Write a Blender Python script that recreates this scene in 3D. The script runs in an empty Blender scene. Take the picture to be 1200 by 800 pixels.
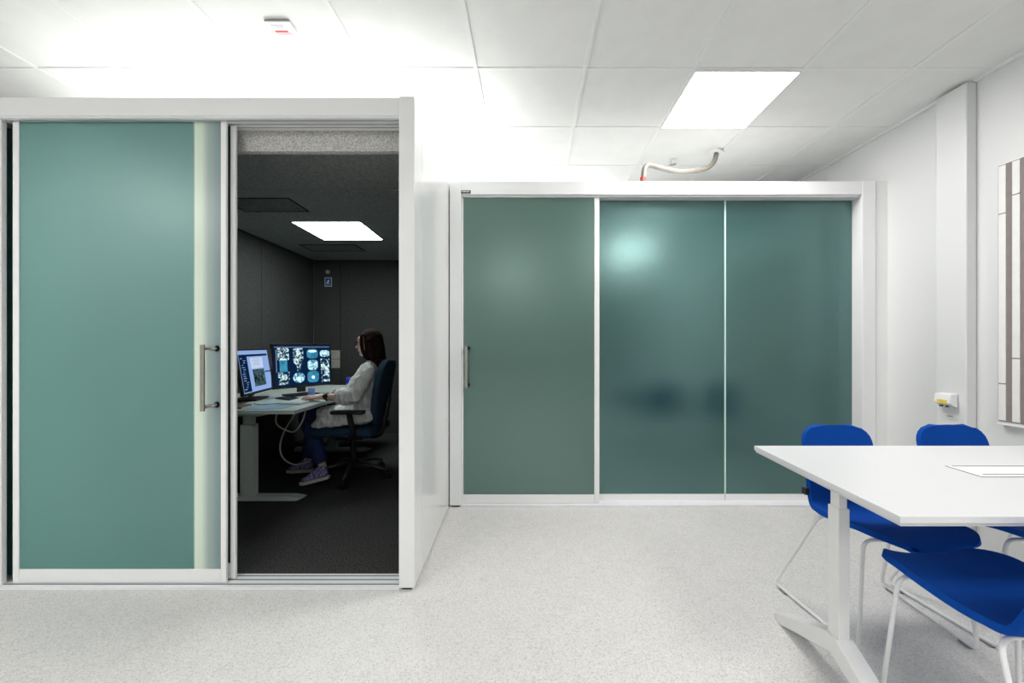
import bpy, bmesh, math, random
from mathutils import Vector, Matrix, Quaternion
random.seed(7)
R = math.radians
sc = bpy.context.scene
COL = sc.collection
H = 1.144            # camera height

# ------------------------------------------------------------------ materials
def nt(name):
    m = bpy.data.materials.new(name); m.use_nodes = True
    t = m.node_tree; t.nodes.clear()
    o = t.nodes.new('ShaderNodeOutputMaterial')
    return m, t, o
def N(t, typ, **kw):
    n = t.nodes.new(typ)
    for k, v in kw.items():
        if k in n.inputs.keys(): n.inputs[k].default_value = v
        else: setattr(n, k, v)
    return n
def c4(c): return (c[0], c[1], c[2], 1)
def mat(name, col, rough=.5, metal=0, var=.0, scale=30, bump=0, bscale=200, spec=.5, coat=0, col2=None, detail=3):
    m, t, o = nt(name)
    p = N(t, 'ShaderNodeBsdfPrincipled', Roughness=rough, Metallic=metal)
    p.inputs['Specular IOR Level'].default_value = spec
    p.inputs['Coat Weight'].default_value = coat
    tc = N(t, 'ShaderNodeTexCoord')
    c2 = col2 or tuple(max(0, x*(1-var)) for x in col)
    nz = N(t, 'ShaderNodeTexNoise', Scale=scale, Detail=detail)
    t.links.new(tc.outputs['Object'], nz.inputs['Vector'])
    rp = N(t, 'ShaderNodeValToRGB')
    rp.color_ramp.elements[0].position = .35; rp.color_ramp.elements[1].position = .65
    rp.color_ramp.elements[0].color = c4(c2); rp.color_ramp.elements[1].color = c4(col)
    t.links.new(nz.outputs['Fac'], rp.inputs['Fac'])
    t.links.new(rp.outputs['Color'], p.inputs['Base Color'])
    if bump:
        nb = N(t, 'ShaderNodeTexNoise', Scale=bscale, Detail=2)
        t.links.new(tc.outputs['Object'], nb.inputs['Vector'])
        b = N(t, 'ShaderNodeBump', Strength=bump, Distance=.004)
        t.links.new(nb.outputs['Fac'], b.inputs['Height'])
        t.links.new(b.outputs['Normal'], p.inputs['Normal'])
    t.links.new(p.outputs[0], o.inputs['Surface'])
    return m
def emis(name, col, s, var=0, scale=5, col2=(0, 0, 0), lo=.35, hi=.65, detail=3, vor=False):
    m, t, o = nt(name)
    e = N(t, 'ShaderNodeEmission', Strength=s); e.inputs['Color'].default_value = c4(col)
    if var:
        tc = N(t, 'ShaderNodeTexCoord')
        nz = N(t, 'ShaderNodeTexNoise', Scale=scale, Detail=detail)
        nz.inputs['Distortion'].default_value = 1.2
        t.links.new(tc.outputs['Object'], nz.inputs['Vector'])
        rp = N(t, 'ShaderNodeValToRGB')
        rp.color_ramp.elements[0].position = lo; rp.color_ramp.elements[1].position = hi
        rp.color_ramp.elements[0].color = c4(col2); rp.color_ramp.elements[1].color = c4(col)
        t.links.new(nz.outputs['Fac'], rp.inputs['Fac']); t.links.new(rp.outputs['Color'], e.inputs['Color'])
    t.links.new(e.outputs[0], o.inputs['Surface'])
    return m

def glass_mat(name, diff, refr, wd=.5, rr=.32, gr=.16, gloss=.5, gcol=(1, 1, 1), goff=.05):
    m, t, o = nt(name)
    d = N(t, 'ShaderNodeBsdfDiffuse'); d.inputs['Color'].default_value = c4(diff)
    tr = N(t, 'ShaderNodeBsdfTranslucent'); tr.inputs['Color'].default_value = c4(diff)
    dm = N(t, 'ShaderNodeMixShader'); dm.inputs[0].default_value = .25
    t.links.new(d.outputs[0], dm.inputs[1]); t.links.new(tr.outputs[0], dm.inputs[2])
    r = N(t, 'ShaderNodeBsdfRefraction', Roughness=rr, IOR=1.15); r.inputs['Color'].default_value = c4(refr)
    mx = N(t, 'ShaderNodeMixShader'); mx.inputs[0].default_value = wd
    t.links.new(r.outputs[0], mx.inputs[1]); t.links.new(dm.outputs[0], mx.inputs[2])
    g = N(t, 'ShaderNodeBsdfGlossy', Roughness=gr); g.inputs['Color'].default_value = c4(gcol)
    lw = N(t, 'ShaderNodeLayerWeight', Blend=.35)
    ma = N(t, 'ShaderNodeMath', operation='MULTIPLY_ADD')
    ma.inputs[1].default_value = gloss; ma.inputs[2].default_value = goff
    t.links.new(lw.outputs['Fresnel'], ma.inputs[0])
    m2 = N(t, 'ShaderNodeMixShader')
    t.links.new(ma.outputs[0], m2.inputs[0]); t.links.new(mx.outputs[0], m2.inputs[1]); t.links.new(g.outputs[0], m2.inputs[2])
    t.links.new(m2.outputs[0], o.inputs['Surface'])
    return m

M = {}
M['white'] = mat('white lacquered metal', (.80, .81, .81), .35, var=.02, scale=3)
M['white_post'] = mat('white booth laminate', (.78, .79, .79), .28, var=.02, scale=3, coat=.15)
M['side_gloss'] = mat('glossy white booth side', (.78, .79, .785), .14, var=.01, scale=2)
M['track'] = mat('aluminium track', (.74, .76, .77), .35, var=.04)
M['groove'] = mat('dark track groove', (.06, .065, .065), .6)
M['wall'] = mat('white painted wall', (.80, .81, .80), .55, var=.02, scale=2, bump=.05, bscale=400)
M['wallgloss'] = mat('white glossy wall board', (.68, .69, .69), .30, var=.02, scale=2)
M['tile'] = mat('mineral ceiling tile', (.80, .81, .795), .9, var=.03, scale=8, bump=.04, bscale=600)
M['tbar'] = mat('white ceiling grid', (.80, .81, .80), .5, var=.01)
M['dark_gap'] = mat('shadow gap', (.12, .12, .12), .9)
M['tabletop'] = mat('white laminate tabletop', (.67, .68, .69), .32, var=.015, scale=4)
M['table_edge'] = mat('light grey table edge', (.60, .61, .60), .5)
M['leg_white'] = mat('white powder coat', (.74, .75, .74), .4, var=.02)
M['rod'] = mat('white chair rod', (.76, .77, .77), .3, var=.02)
M['blue'] = mat('blue upholstery', (.001, .060, .35), .8, var=.12, scale=500, bump=.25, bscale=900, spec=.12)
M['black'] = mat('black plastic', (.012, .012, .013), .45, var=.2)
M['blackm'] = mat('matt black', (.02, .02, .022), .7, var=.2)
M['steel'] = mat('brushed steel', (.50, .47, .43), .28, metal=1, var=.15, scale=80)
M['steel_dark'] = mat('dim chair steel', (.10, .10, .10), .35, metal=.6, var=.15)
M['hatch'] = mat('white cable hatch lid', (.80, .81, .81), .4)
M['navy'] = mat('navy chair fabric', (.008, .04, .085), .8, var=.3, scale=250, bump=.2, bscale=700)
M['jeans'] = mat('dark blue denim', (.012, .03, .14), .8, var=.4, scale=60, bump=.4, bscale=300)
M['skin'] = mat('skin', (.76, .48, .40), .5, var=.12, scale=20)
M['hair'] = mat('brown hair', (.026, .011, .007), .8, spec=.1, col2=(.009, .004, .003), scale=40)
M['sole'] = mat('cream rubber sole', (.80, .77, .68), .6, var=.1)
M['shoe'] = mat('purple patterned canvas', (.46, .40, .72), .8, col2=(.06, .06, .22), scale=70)
M['paper'] = mat('white paper', (.70, .72, .70), .8, var=.05)
M['brown'] = mat('brown notebook cover', (.16, .07, .05), .6, var=.2)
M['grey'] = mat('grey plastic', (.25, .26, .26), .5, var=.1)
M['ltgrey'] = mat('light grey rubber', (.50, .48, .44), .5, var=.1)
M['red'] = mat('red plastic', (.55, .03, .03), .5, var=.1)
M['pink'] = mat('pale red label', (.80, .40, .42), .5, var=.05)
M['yellow'] = mat('yellow plastic', (.80, .62, .12), .5, var=.2)
M['bluebadge'] = mat('bright blue badge', (.01, .05, .75), .4, var=.2)
M['signblue'] = mat('sign blue', (.01, .06, .40), .5, var=.1)
M['gold'] = mat('pale hair clip', (.45, .30, .18), .4, var=.2)
M['hose'] = mat('beige corrugated hose', (.15, .14, .12), .5, var=.1)
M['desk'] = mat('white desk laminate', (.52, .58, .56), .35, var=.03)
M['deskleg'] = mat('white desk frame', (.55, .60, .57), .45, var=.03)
M['felt'] = mat('charcoal acoustic felt', (.062, .063, .060), .95, col2=(.038, .039, .038), scale=60, bump=.3, bscale=500)
M['feltceil'] = mat('grey ceiling felt', (.33, .34, .325), .95, col2=(.22, .23, .22), scale=60, bump=.3, bscale=500)
M['feltlight'] = mat('speckled grey felt', (.62, .61, .59), .95, col2=(.33, .33, .32), scale=130, bump=.3, bscale=400)
M['artwhite'] = mat('off-white felt strip', (.76, .76, .74), .8, var=.03)
M['artbrown'] = mat('taupe strip', (.235, .20, .19), .8, var=.08)
M['cable'] = mat('pale cable', (.42, .42, .36), .5)
M['plasticblue'] = mat('translucent blue plastic', (.25, .40, .85), .3, var=.2)
M['curtain'] = mat('room wall behind camera', (.30, .32, .32), .7, var=.1, scale=1)

# white tunic with soft folds
def tunic_mat():
    m, t, o = nt('crinkled white cotton')
    p = N(t, 'ShaderNodeBsdfPrincipled', Roughness=.85)
    tc = N(t, 'ShaderNodeTexCoord'); mp = N(t, 'ShaderNodeMapping')
    mp.inputs['Scale'].default_value = (22, 12, 7); mp.inputs['Rotation'].default_value = (0, R(30), 0)
    nz = N(t, 'ShaderNodeTexNoise', Scale=1, Detail=3); nz.inputs['Distortion'].default_value = 1.0
    t.links.new(tc.outputs['Object'], mp.inputs['Vector']); t.links.new(mp.outputs[0], nz.inputs['Vector'])
    rp = N(t, 'ShaderNodeValToRGB')
    rp.color_ramp.elements[0].position = .3; rp.color_ramp.elements[1].position = .6
    rp.color_ramp.elements[0].color = (.60, .62, .60, 1); rp.color_ramp.elements[1].color = (.90, .92, .91, 1)
    t.links.new(nz.outputs['Fac'], rp.inputs['Fac']); t.links.new(rp.outputs['Color'], p.inputs['Base Color'])
    b = N(t, 'ShaderNodeBump', Strength=.9, Distance=.02)
    t.links.new(nz.outputs['Fac'], b.inputs['Height']); t.links.new(b.outputs['Normal'], p.inputs['Normal'])
    t.links.new(p.outputs[0], o.inputs['Surface'])
    return m
M['tunic'] = tunic_mat()

def floor_mat():
    m, t, o = nt('speckled pale vinyl floor')
    p = N(t, 'ShaderNodeBsdfPrincipled', Roughness=.42)
    p.inputs['Specular IOR Level'].default_value = .4
    tc = N(t, 'ShaderNodeTexCoord')
    v = N(t, 'ShaderNodeTexVoronoi', Scale=260)
    t.links.new(tc.outputs['Object'], v.inputs['Vector'])
    sp = N(t, 'ShaderNodeSeparateColor'); t.links.new(v.outputs['Color'], sp.inputs[0])
    rp = N(t, 'ShaderNodeValToRGB'); rp.color_ramp.interpolation = 'CONSTANT'
    e = rp.color_ramp.elements
    e[0].position = 0; e[0].color = (.50, .50, .485, 1); e[1].position = .06; e[1].color = (.60, .595, .58, 1)
    for pos, c in ((.3, (.69, .68, .665)), (.62, (.72, .71, .695)), (.9, (.77, .76, .745))):
        x = e.new(pos); x.color = c4(c)
    t.links.new(sp.outputs[0], rp.inputs['Fac'])
    n = N(t, 'ShaderNodeTexNoise', Scale=12, Detail=6)
    t.links.new(tc.outputs['Object'], n.inputs['Vector'])
    mx = N(t, 'ShaderNodeMix', data_type='RGBA', blend_type='MULTIPLY')
    mx.inputs[0].default_value = .12
    t.links.new(rp.outputs[0], mx.inputs[6]); t.links.new(n.outputs['Fac'], mx.inputs[7])
    t.links.new(mx.outputs[2], p.inputs['Base Color'])
    t.links.new(p.outputs[0], o.inputs['Surface'])
    return m
M['floor'] = floor_mat()
M['carpet'] = mat('black loop carpet', (.085, .085, .083), 1, col2=(.014, .014, .014), scale=160, bump=.8, bscale=400, spec=.05)

M['glass_near'] = glass_mat('frosted teal glass', (.14, .37, .34), (.55, .80, .76), wd=.62, rr=.28, gr=.36, gloss=.5, goff=.075, gcol=(.80, 1, .97))
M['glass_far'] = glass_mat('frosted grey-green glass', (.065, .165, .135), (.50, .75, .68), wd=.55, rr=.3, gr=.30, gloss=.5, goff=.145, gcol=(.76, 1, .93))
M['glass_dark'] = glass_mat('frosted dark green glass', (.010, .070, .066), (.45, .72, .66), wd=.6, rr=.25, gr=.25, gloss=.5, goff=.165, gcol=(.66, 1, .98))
M['glass_edge'] = mat('pale glass edge', (.42, .62, .56), .3)
M['glass_clear'] = glass_mat('dim side glass', (.025, .075, .07), (.5, .7, .66), wd=.5, rr=.05, gr=.1, gloss=.4)

# ------------------------------------------------------------------ mesh helpers
class MB:
    def __init__(s): s.bm = bmesh.new()
    def box(s, x0, x1, y0, y1, z0, z1, bev=0, seg=2, mtx=None):
        vs = [s.bm.verts.new((x, y, z)) for x in (x0, x1) for y in (y0, y1) for z in (z0, z1)]
        f = [(0,1,3,2),(4,6,7,5),(0,4,5,1),(2,3,7,6),(0,2,6,4),(1,5,7,3)]
        fs = [s.bm.faces.new([vs[i] for i in q]) for q in f]
        if mtx is not None:
            for v in vs: v.co = mtx @ v.co
        if bev:
            es = list({e for q in fs for e in q.edges})
            bmesh.ops.bevel(s.bm, geom=es, offset=bev, segments=seg, affect='EDGES', profile=.5)
        return s
    def prism(s, pts, axis, a0, a1, bev=0):
        """extrude polygon pts (2D) along axis; pts are (other two coordinates in order)"""
        def P(p, a):
            return {'x': (a, p[0], p[1]), 'y': (p[0], a, p[1]), 'z': (p[0], p[1], a)}[axis]
        A = [s.bm.verts.new(P(p, a0)) for p in pts]; B = [s.bm.verts.new(P(p, a1)) for p in pts]
        n = len(pts); fs = [s.bm.faces.new(A[::-1]), s.bm.faces.new(B)]
        for i in range(n): fs.append(s.bm.faces.new((A[i], A[(i+1) % n], B[(i+1) % n], B[i])))
        if bev:
            es = list({e for q in fs for e in q.edges})
            bmesh.ops.bevel(s.bm, geom=es, offset=bev, segments=2, affect='EDGES', profile=.5)
        return s
    def tube(s, pts, r, n=10, side=Vector((0, 1, 0)), caps=True, r2=None):
        """tube/limb through pts; r scalar or list; entries may be (ru, rv); hemispherical ends if r2='round'"""
        pts = [Vector(p) for p in pts]
        rs = r if isinstance(r, list) else [r]*len(pts)
        rs = [q if isinstance(q, tuple) else (q, q) for q in rs]
        rows = []
        m = len(pts); T = []
        for i in range(m):
            a = pts[max(0, i-1)]; b = pts[min(m-1, i+1)]
            T.append((b-a).normalized())
        seq = [(pts[i], rs[i], T[i]) for i in range(m)]
        if r2 == 'round':
            def cap(p, rr, t, sg):
                out = []
                ra = min(rr)
                for k in (1, 2, 3):
                    a = k*math.pi/2/3.3
                    out.append((p + t*sg*ra*math.sin(a), (rr[0]*math.cos(a), rr[1]*math.cos(a)), t))
                return out
            seq = cap(pts[0], rs[0], T[0], -1)[::-1] + seq + cap(pts[-1], rs[-1], T[-1], 1)
        u = None
        for p, rr, t in seq:
            if u is None:
                u = side - t*side.dot(t)
                if u.length < .05:
                    u = Vector((1, 0, 0)) - t*t.x
            else:
                u = u - t*u.dot(t)
            u.normalize(); v = t.cross(u)
            rows.append([s.bm.verts.new(p + u*rr[0]*math.cos(2*math.pi*k/n) + v*rr[1]*math.sin(2*math.pi*k/n)) for k in range(n)])
        for a, b in zip(rows, rows[1:]):
            for k in range(n): s.bm.faces.new((a[k], a[(k+1) % n], b[(k+1) % n], b[k]))
        if caps:
            s.bm.faces.new(rows[0][::-1]); s.bm.faces.new(rows[-1])
        return s
    def ell(s, c, r, rot=None, seg=24):
        mt = Matrix.Translation(c) @ ((rot.to_matrix().to_4x4()) if rot else Matrix()) @ Matrix.Diagonal((r[0], r[1], r[2], 1))
        bmesh.ops.create_uvsphere(s.bm, u_segments=seg, v_segments=seg//2, radius=1, matrix=mt)
        return s
    def torus(s, c, Rr, r, axis='z', n=24, k=8):
        c = Vector(c); rows = []
        for i in range(n):
            a = 2*math.pi*i/n; row = []
            for j in range(k):
                b = 2*math.pi*j/k
                x, y, z = (Rr+r*math.cos(b))*math.cos(a), (Rr+r*math.cos(b))*math.sin(a), r*math.sin(b)
                v = {'z': (x, y, z), 'x': (z, x, y), 'y': (x, z, y)}[axis]
                row.append(s.bm.verts.new(c+Vector(v)))
            rows.append(row)
        for i in range(n):
            a, b = rows[i], rows[(i+1) % n]
            for j in range(k): s.bm.faces.new((a[j], b[j], b[(j+1) % k], a[(j+1) % k]))
        return s
    def cyl(s, a, b, r, n=20): return s.tube([a, b], r, n)
    def shear(s, k, y0):
        for v in s.bm.verts: v.co.x += k*(v.co.y-y0)
        return s
    def build(s, name, m, parent=None, smooth=None, mtx=None):
        bmesh.ops.recalc_face_normals(s.bm, faces=s.bm.faces)
        me = bpy.data.meshes.new(name); s.bm.to_mesh(me); s.bm.free()
        o = bpy.data.objects.new(name, me); COL.objects.link(o)
        for q in (m if isinstance(m, (list, tuple)) else [m]): me.materials.append(q)
        if parent: o.parent = parent
        if mtx is not None: o.matrix_local = mtx
        if smooth:
            for p in me.polygons: p.use_smooth = True
            if smooth is not True: me.set_sharp_from_angle(angle=R(smooth))
        return o
def box(name, b, m, parent=None, bev=0, smooth=None, mtx=None):
    return MB().box(*b, bev=bev).build(name, m, parent, smooth, mtx)
def smooth_path(pts, n=8, closed=False):
    pts = [Vector(p) for p in pts]; out = []
    m = len(pts)
    for i in range(m-1):
        p0 = pts[max(0, i-1)]; p1 = pts[i]; p2 = pts[i+1]; p3 = pts[min(m-1, i+2)]
        for k in range(n):
            t = k/n
            out.append(.5*((2*p1)+(p2-p0)*t+(2*p0-5*p1+4*p2-p3)*t*t+(3*p1-p0-3*p2+p3)*t**3))
    out.append(pts[-1]); return out
def round_path(pts, r=.03, n=5):
    """polyline with rounded corners"""
    pts = [Vector(p) for p in pts]; out = [pts[0]]
    for a, b, c in zip(pts, pts[1:], pts[2:]):
        d1 = (a-b); d2 = (c-b); q = min(r, d1.length*.45, d2.length*.45)
        s = b + d1.normalized()*q; e = b + d2.normalized()*q
        for k in range(n+1):
            t = k/n; out.append(s*(1-t)**2 + b*2*t*(1-t) + e*t*t)
    out.append(pts[-1]); return out
def empty(name, loc, rz=0):
    o = bpy.data.objects.new(name, None); COL.objects.link(o)
    o.empty_display_size = .1; o.location = loc; o.rotation_euler = (0, 0, rz); return o
def tag(o, label=None, cat=None, group=None, kind=None):
    if label: o['label'] = label
    if cat: o['category'] = cat
    if group: o['group'] = group
    if kind: o['kind'] = kind
    return o
def kids(o): return [c for c in COL.objects if c.parent == o]
def copy_tree(o, parent=None):
    c = o.copy(); COL.objects.link(c); c.parent = parent
    for ch in kids(o): copy_tree(ch, c)
    return c
def W(b, o):   # world box -> local box of an empty at o (no rotation)
    return (b[0]-o[0], b[1]-o[0], b[2]-o[1], b[3]-o[1], b[4]-o[2], b[5]-o[2])
def remeshed(mb, name, m, parent, voxel=.006, it=6, fac=.5, disp=None, mtx=None):
    o = mb.build(name, m, parent, True)
    md = o.modifiers.new('r', 'REMESH'); md.mode = 'VOXEL'; md.voxel_size = voxel; md.use_smooth_shade = True
    sm = o.modifiers.new('s', 'SMOOTH'); sm.iterations = it; sm.factor = fac
    if disp:
        tx = bpy.data.textures.new('folds', 'CLOUDS'); tx.noise_scale = disp[1]; tx.noise_depth = 2
        dm = o.modifiers.new('d', 'DISPLACE'); dm.texture = tx; dm.strength = disp[0]; dm.mid_level = .5
    dg = bpy.context.evaluated_depsgraph_get(); dg.update()
    me = bpy.data.meshes.new_from_object(o.evaluated_get(dg)); me.name = name
    old = o.data; o.modifiers.clear(); o.data = me; bpy.data.meshes.remove(old)
    for p in me.polygons: p.use_smooth = True
    if mtx is not None: o.matrix_local = mtx
    return o

# ------------------------------------------------------------------ room shell
CZ = 2.655
XR = 2.63; XL = -4.2; YB = 5.6; YF = -3.2
tag(box('floor', (XL-.1, XR+.1, YF-.1, YB+.1, -.1, 0), M['floor']), kind='structure')
tag(box('wall_right', (XR, XR+.1, YF, YB, 0, CZ+.15), M['wallgloss']), kind='structure')
tag(box('wall_left', (XL-.1, XL, YF, YB, 0, CZ+.15), M['wall']), kind='structure')
tag(box('wall_back', (XL, XR, YB, YB+.1, 0, CZ+.15), M['wall']), kind='structure')
tag(box('wall_front', (XL, XR, YF-.1, YF, 0, CZ+.15), M['curtain']), kind='structure')
tag(box('trim_1', (2.57, XR, 2.31, 2.48, 0, CZ-.012), M['wallgloss'], bev=.006), kind='structure')   # boxed-in riser
tag(box('trim_2', (2.545, XR, 2.862, 2.90, 0, 2.3), M['wall']), kind='structure')                       # filler strip beside the booth
tag(box('trim_3', (XR-.02, XR, YF, 2.31, CZ-.012, CZ+.004), M['tbar']), kind='structure')           # wall angle of the ceiling
tag(box('trim_4', (XR-.02, XR, 2.48, YB, CZ-.012, CZ+.004), M['tbar']), kind='structure')

SH = .035
def cx(k, y): return 1.582 + .6*k + SH*(y-2.223)
lights_cells = [(-1, 0), (0, -5), (-6, -5), (-9, -5), (-3, -8)]
tiles = MB(); grid = MB()
def quad_slab(mb, x0, x1, y0, y1, z0, z1):
    """parallelogram slab whose x borders are functions of y"""
    P = [(x0(y0), y0), (x1(y0), y0), (x1(y1), y1), (x0(y1), y1)]
    mb.prism(P, 'z', z0, z1)
for k in range(-10, 3):
    for j in range(-9, 6):
        if (k, j) in lights_cells: continue
        y0 = 2.223+.6*j; y1 = y0+.6
        a = lambda y, k=k: max(XL, min(XR, cx(k, y)+.004)); b = lambda y, k=k: max(XL, min(XR, cx(k+1, y)-.004))
        y0c = max(YF, y0+.004); y1c = min(YB, y1-.004)
        if b(y0) - a(y0) < .01 or y1c <= y0c: continue
        quad_slab(tiles, a, b, y0c, y1c, CZ+.004, CZ+.02)
ceil = tag(tiles.build('ceiling', M['tile']), kind='structure')
box('ceiling_void', (XL, XR, YF, YB, CZ+.03, CZ+.1), M['dark_gap'], ceil)
for k in range(-10, 3):
    a = lambda y, k=k: min(XR, cx(k, y)-.011); b = lambda y, k=k: min(XR, cx(k, y)+.011)
    if a(0) < XL or b(0) > XR: continue
    quad_slab(grid, a, b, YF, YB, CZ-.001, CZ+.005)
for j in range(-9, 7):
    y = 2.223+.6*j
    if YF < y-.01 and y+.01 < YB: grid.box(XL, XR, y-.010, y+.010, CZ, CZ+.0045)
grid.build('ceiling_grid', M['tbar'], ceil)

M['panel_emit'] = emis('bright light panel', (1, .975, .96), 38)
M['panel_emit_in'] = emis('booth light panel', (.90, 1, .98), 18)
def ceiling_light(k, j, label):
    y0 = 2.223+.6*j; t = empty('ceiling_light', (cx(k, y0)+.3, y0+.3, CZ))
    tag(t, label, 'ceiling light')
    d = MB(); X0 = t.location.x; Y0 = t.location.y
    f = lambda o: (lambda y: cx(k if o > 0 else k+1, y+Y0)-X0+o)
    quad_slab(d, f(.014), f(-.014), -.286, .286, -.006, .004); d.build('diffuser', M['panel_emit'], t)
    g = MB()
    for (a, b, c, e) in ((.002, -.002, -.298, -.286), (.002, -.002, .286, .298)):
        quad_slab(g, f(a), f(b), c, e, -.008, .006)
    fa = lambda y: cx(k, y+Y0)-X0+.002; fb = lambda y: fa(y)+.012
    quad_slab(g, fa, fb, -.286, .286, -.008, .006)
    fc = lambda y: cx(k+1, y+Y0)-X0-.014; fd = lambda y: fc(y)+.012
    quad_slab(g, fc, fd, -.286, .286, -.008, .006)
    g.build('light_frame', M['tbar'], t)
    return t
ceiling_light(-1, 0, 'square recessed ceiling light panel glowing white above the far booth doors')
ceiling_light(0, -5, 'square recessed ceiling light panel behind the camera on the table side')
ceiling_light(-6, -5, 'added square fill light panel in the unseen ceiling behind the camera on the booth side')  # extra unseen panel, added to brighten the room
ceiling_light(-9, -5, 'square recessed ceiling light panel left of the near booth')

ceiling_light(-3, -8, 'added square fill light panel in the unseen ceiling at the rear of the room behind the camera')  # another unseen panel added as fill light from behind
# ------------------------------------------------------------------ near booth
O = (-1.55, 1.887, 0)
booth = empty('office_booth', O)
tag(booth, 'nearer white booth with teal frosted sliding door standing open beside a dark interior', 'office booth')
Wb = lambda *b: W(b, O)
PY = 1.887
# shell
MB().box(*Wb(-.543, -.470, PY, 2.05, .012, 2.302), bev=.003).build('corner_post', M['white_post'], booth)
box('side_wall', Wb(-.545, -.470, 2.049, 5.30, .012, 2.300), M['side_gloss'], booth)
box('post_foot', Wb(-.530, -.485, PY+.01, 2.0, 0, .012), M['blackm'], booth)
box('header_beam', Wb(-2.70, -.543, PY+.003, 2.01, 2.212, 2.298), M['white_post'], booth, bev=.002)
box('roof', Wb(-2.70, -.545, 2.01, 5.30, 2.235, 2.29), M['white_post'], booth)
box('outer_side_wall', Wb(-2.70, -2.60, PY+.02, 5.30, 0, 2.235), M['white_post'], booth)
box('outer_back_wall', Wb(-2.60, -.545, 5.20, 5.30, 0, 2.235), M['white_post'], booth)
box('jamb', Wb(-2.60, -2.420, PY+.02, 1.930, .012, 2.212), M['white_post'], booth, bev=.003)
th = box('threshold', Wb(-2.60, -.543, PY+.004, 2.005, 0, .014), M['track'], booth, bev=.002)
tr = MB()
for y in (1.915, 1.952, 1.985): tr.box(*Wb(-2.42, -.543, y-.003, y+.003, .0138, .0150))
tr.build('floor_track_groove', M['groove'], th)
tr = MB()
for y in (1.905, 1.935, 1.965, 1.995): tr.box(*Wb(-2.42, -.543, y-.010, y+.010, 2.203, 2.212))
tt = tr.build('ceiling_track', M['track'], booth)
tr = MB()
for y in (1.920, 1.950, 1.980): tr.box(*Wb(-2.42, -.543, y-.0052, y+.0052, 2.2065, 2.2115))
tr.build('ceiling_track_groove', M['groove'], tt)
# interior lining
box('carpet', Wb(-2.60, -.56, 2.005, 5.17, 0.001, .012), M['carpet'], booth)
lin = MB()
for a, b in ((2.045, 3.05), (3.055, 4.10), (4.105, 5.165)): lin.box(*Wb(-2.60, -2.57, a, b, .012, 2.225), bev=.002)
lin.build('felt_lining', M['felt'], booth)
lin = MB()
for a, b in ((-2.57, -2.235), (-2.228, -1.40), (-1.393, -.58)): lin.box(*Wb(a, b, 5.17, 5.20, .012, 2.225), bev=.002)
lin.build('felt_lining', M['felt'], booth)
lin = MB()
for a, b in ((2.045, 3.05), (3.055, 4.10), (4.105, 5.165)): lin.box(*Wb(-.575, -.548, a, b, .012, 2.225), bev=.002)
lin.build('felt_lining', M['felt'], booth)
lin = MB()
for a, b in ((2.045, 2.815), (2.822, 3.80), (3.807, 5.165)): lin.box(*Wb(-2.57, -.575, a, b, 2.222, 2.234), bev=.001)
lin.build('ceiling_lining', M['feltceil'], booth)
box('felt_bulkhead', Wb(-2.57, -.56, 2.012, 2.044, 2.105, 2.222), M['feltlight'], booth)

def slider(name, parent, O, x0, x1, y, z0, z1, glass, rail=.0, sl=.024, sr=.024, top=.0, th=.014):
    """one sliding door: stiles, bottom rail, pane"""
    rail = rail or .06
    d = empty(name, (0, 0, 0)); d.parent = parent
    Wl = lambda *b: W(b, O)
    g = box('glass_pane', Wl(x0+sl-.004, x1-sr+.004, y+.004, y+.010, z0+rail-.004, z1), glass, d)
    if sl: box('stile', Wl(x0, x0+sl, y, y+th, z0, z1), M['white'], d, bev=.002)
    if sr: box('stile', Wl(x1-sr, x1, y, y+th, z0, z1), M['white'], d, bev=.002)
    box('bottom_rail', Wl(x0+sl, x1-sr, y+.001, y+th, z0, z0+rail), M['white'], d, bev=.002)
    if top: box('top_rail', Wl(x0+sl, x1-sr, y, y+th, z1-top, z1), M['white'], d)
    return d
def painted_glint_mat():  # bright strip of light on the door, painted as a colour ramp
    m, t, o = nt('glass with painted bright strip')
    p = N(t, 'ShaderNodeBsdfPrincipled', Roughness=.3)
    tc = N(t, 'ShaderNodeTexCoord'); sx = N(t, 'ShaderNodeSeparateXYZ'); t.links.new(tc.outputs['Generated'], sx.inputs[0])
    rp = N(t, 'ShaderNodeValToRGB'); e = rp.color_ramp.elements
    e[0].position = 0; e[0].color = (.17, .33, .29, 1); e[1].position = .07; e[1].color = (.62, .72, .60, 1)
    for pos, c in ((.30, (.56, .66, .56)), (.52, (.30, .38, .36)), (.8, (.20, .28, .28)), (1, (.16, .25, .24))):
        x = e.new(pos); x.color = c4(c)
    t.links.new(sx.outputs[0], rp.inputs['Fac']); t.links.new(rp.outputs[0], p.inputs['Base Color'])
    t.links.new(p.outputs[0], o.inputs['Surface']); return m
M['painted_glint'] = painted_glint_mat()
door = slider('sliding_door', booth, O, -2.385, -1.372, 1.922, .016, 2.208, M['glass_near'], rail=.064, sl=.030, sr=.026)
def pull_handle(parent, O, x, y, z0, z1, dx=0, dist=.055, r=.011, name='handle'):
    h = MB()
    h.cyl(Vector((x-O[0], y-dist, z0))-Vector((0, O[1], 0)), Vector((x-O[0], y-dist, z1))-Vector((0, O[1], 0)), r, 16)
    for z in (z0+.018, z1-.018):
        h.cyl((x-O[0]+0, y-dist-O[1], z), (x-O[0]+dx, y-O[1]+.002, z), r*.85, 14)
        h.cyl((x-O[0]+dx, y-O[1]-.004, z), (x-O[0]+dx, y-O[1]+.004, z), r*1.5, 16)
    return h.build(name, M['steel'], parent, 40)
pull_handle(door, O, -1.425, 1.930, .842, 1.145, dx=.006, dist=.085, r=.010)
for c in kids(door):
    if c.name.startswith('glass_pane'):
        for v in c.data.vertices:
            if v.co.x > .1: v.co.x = -1.530-O[0]
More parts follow.
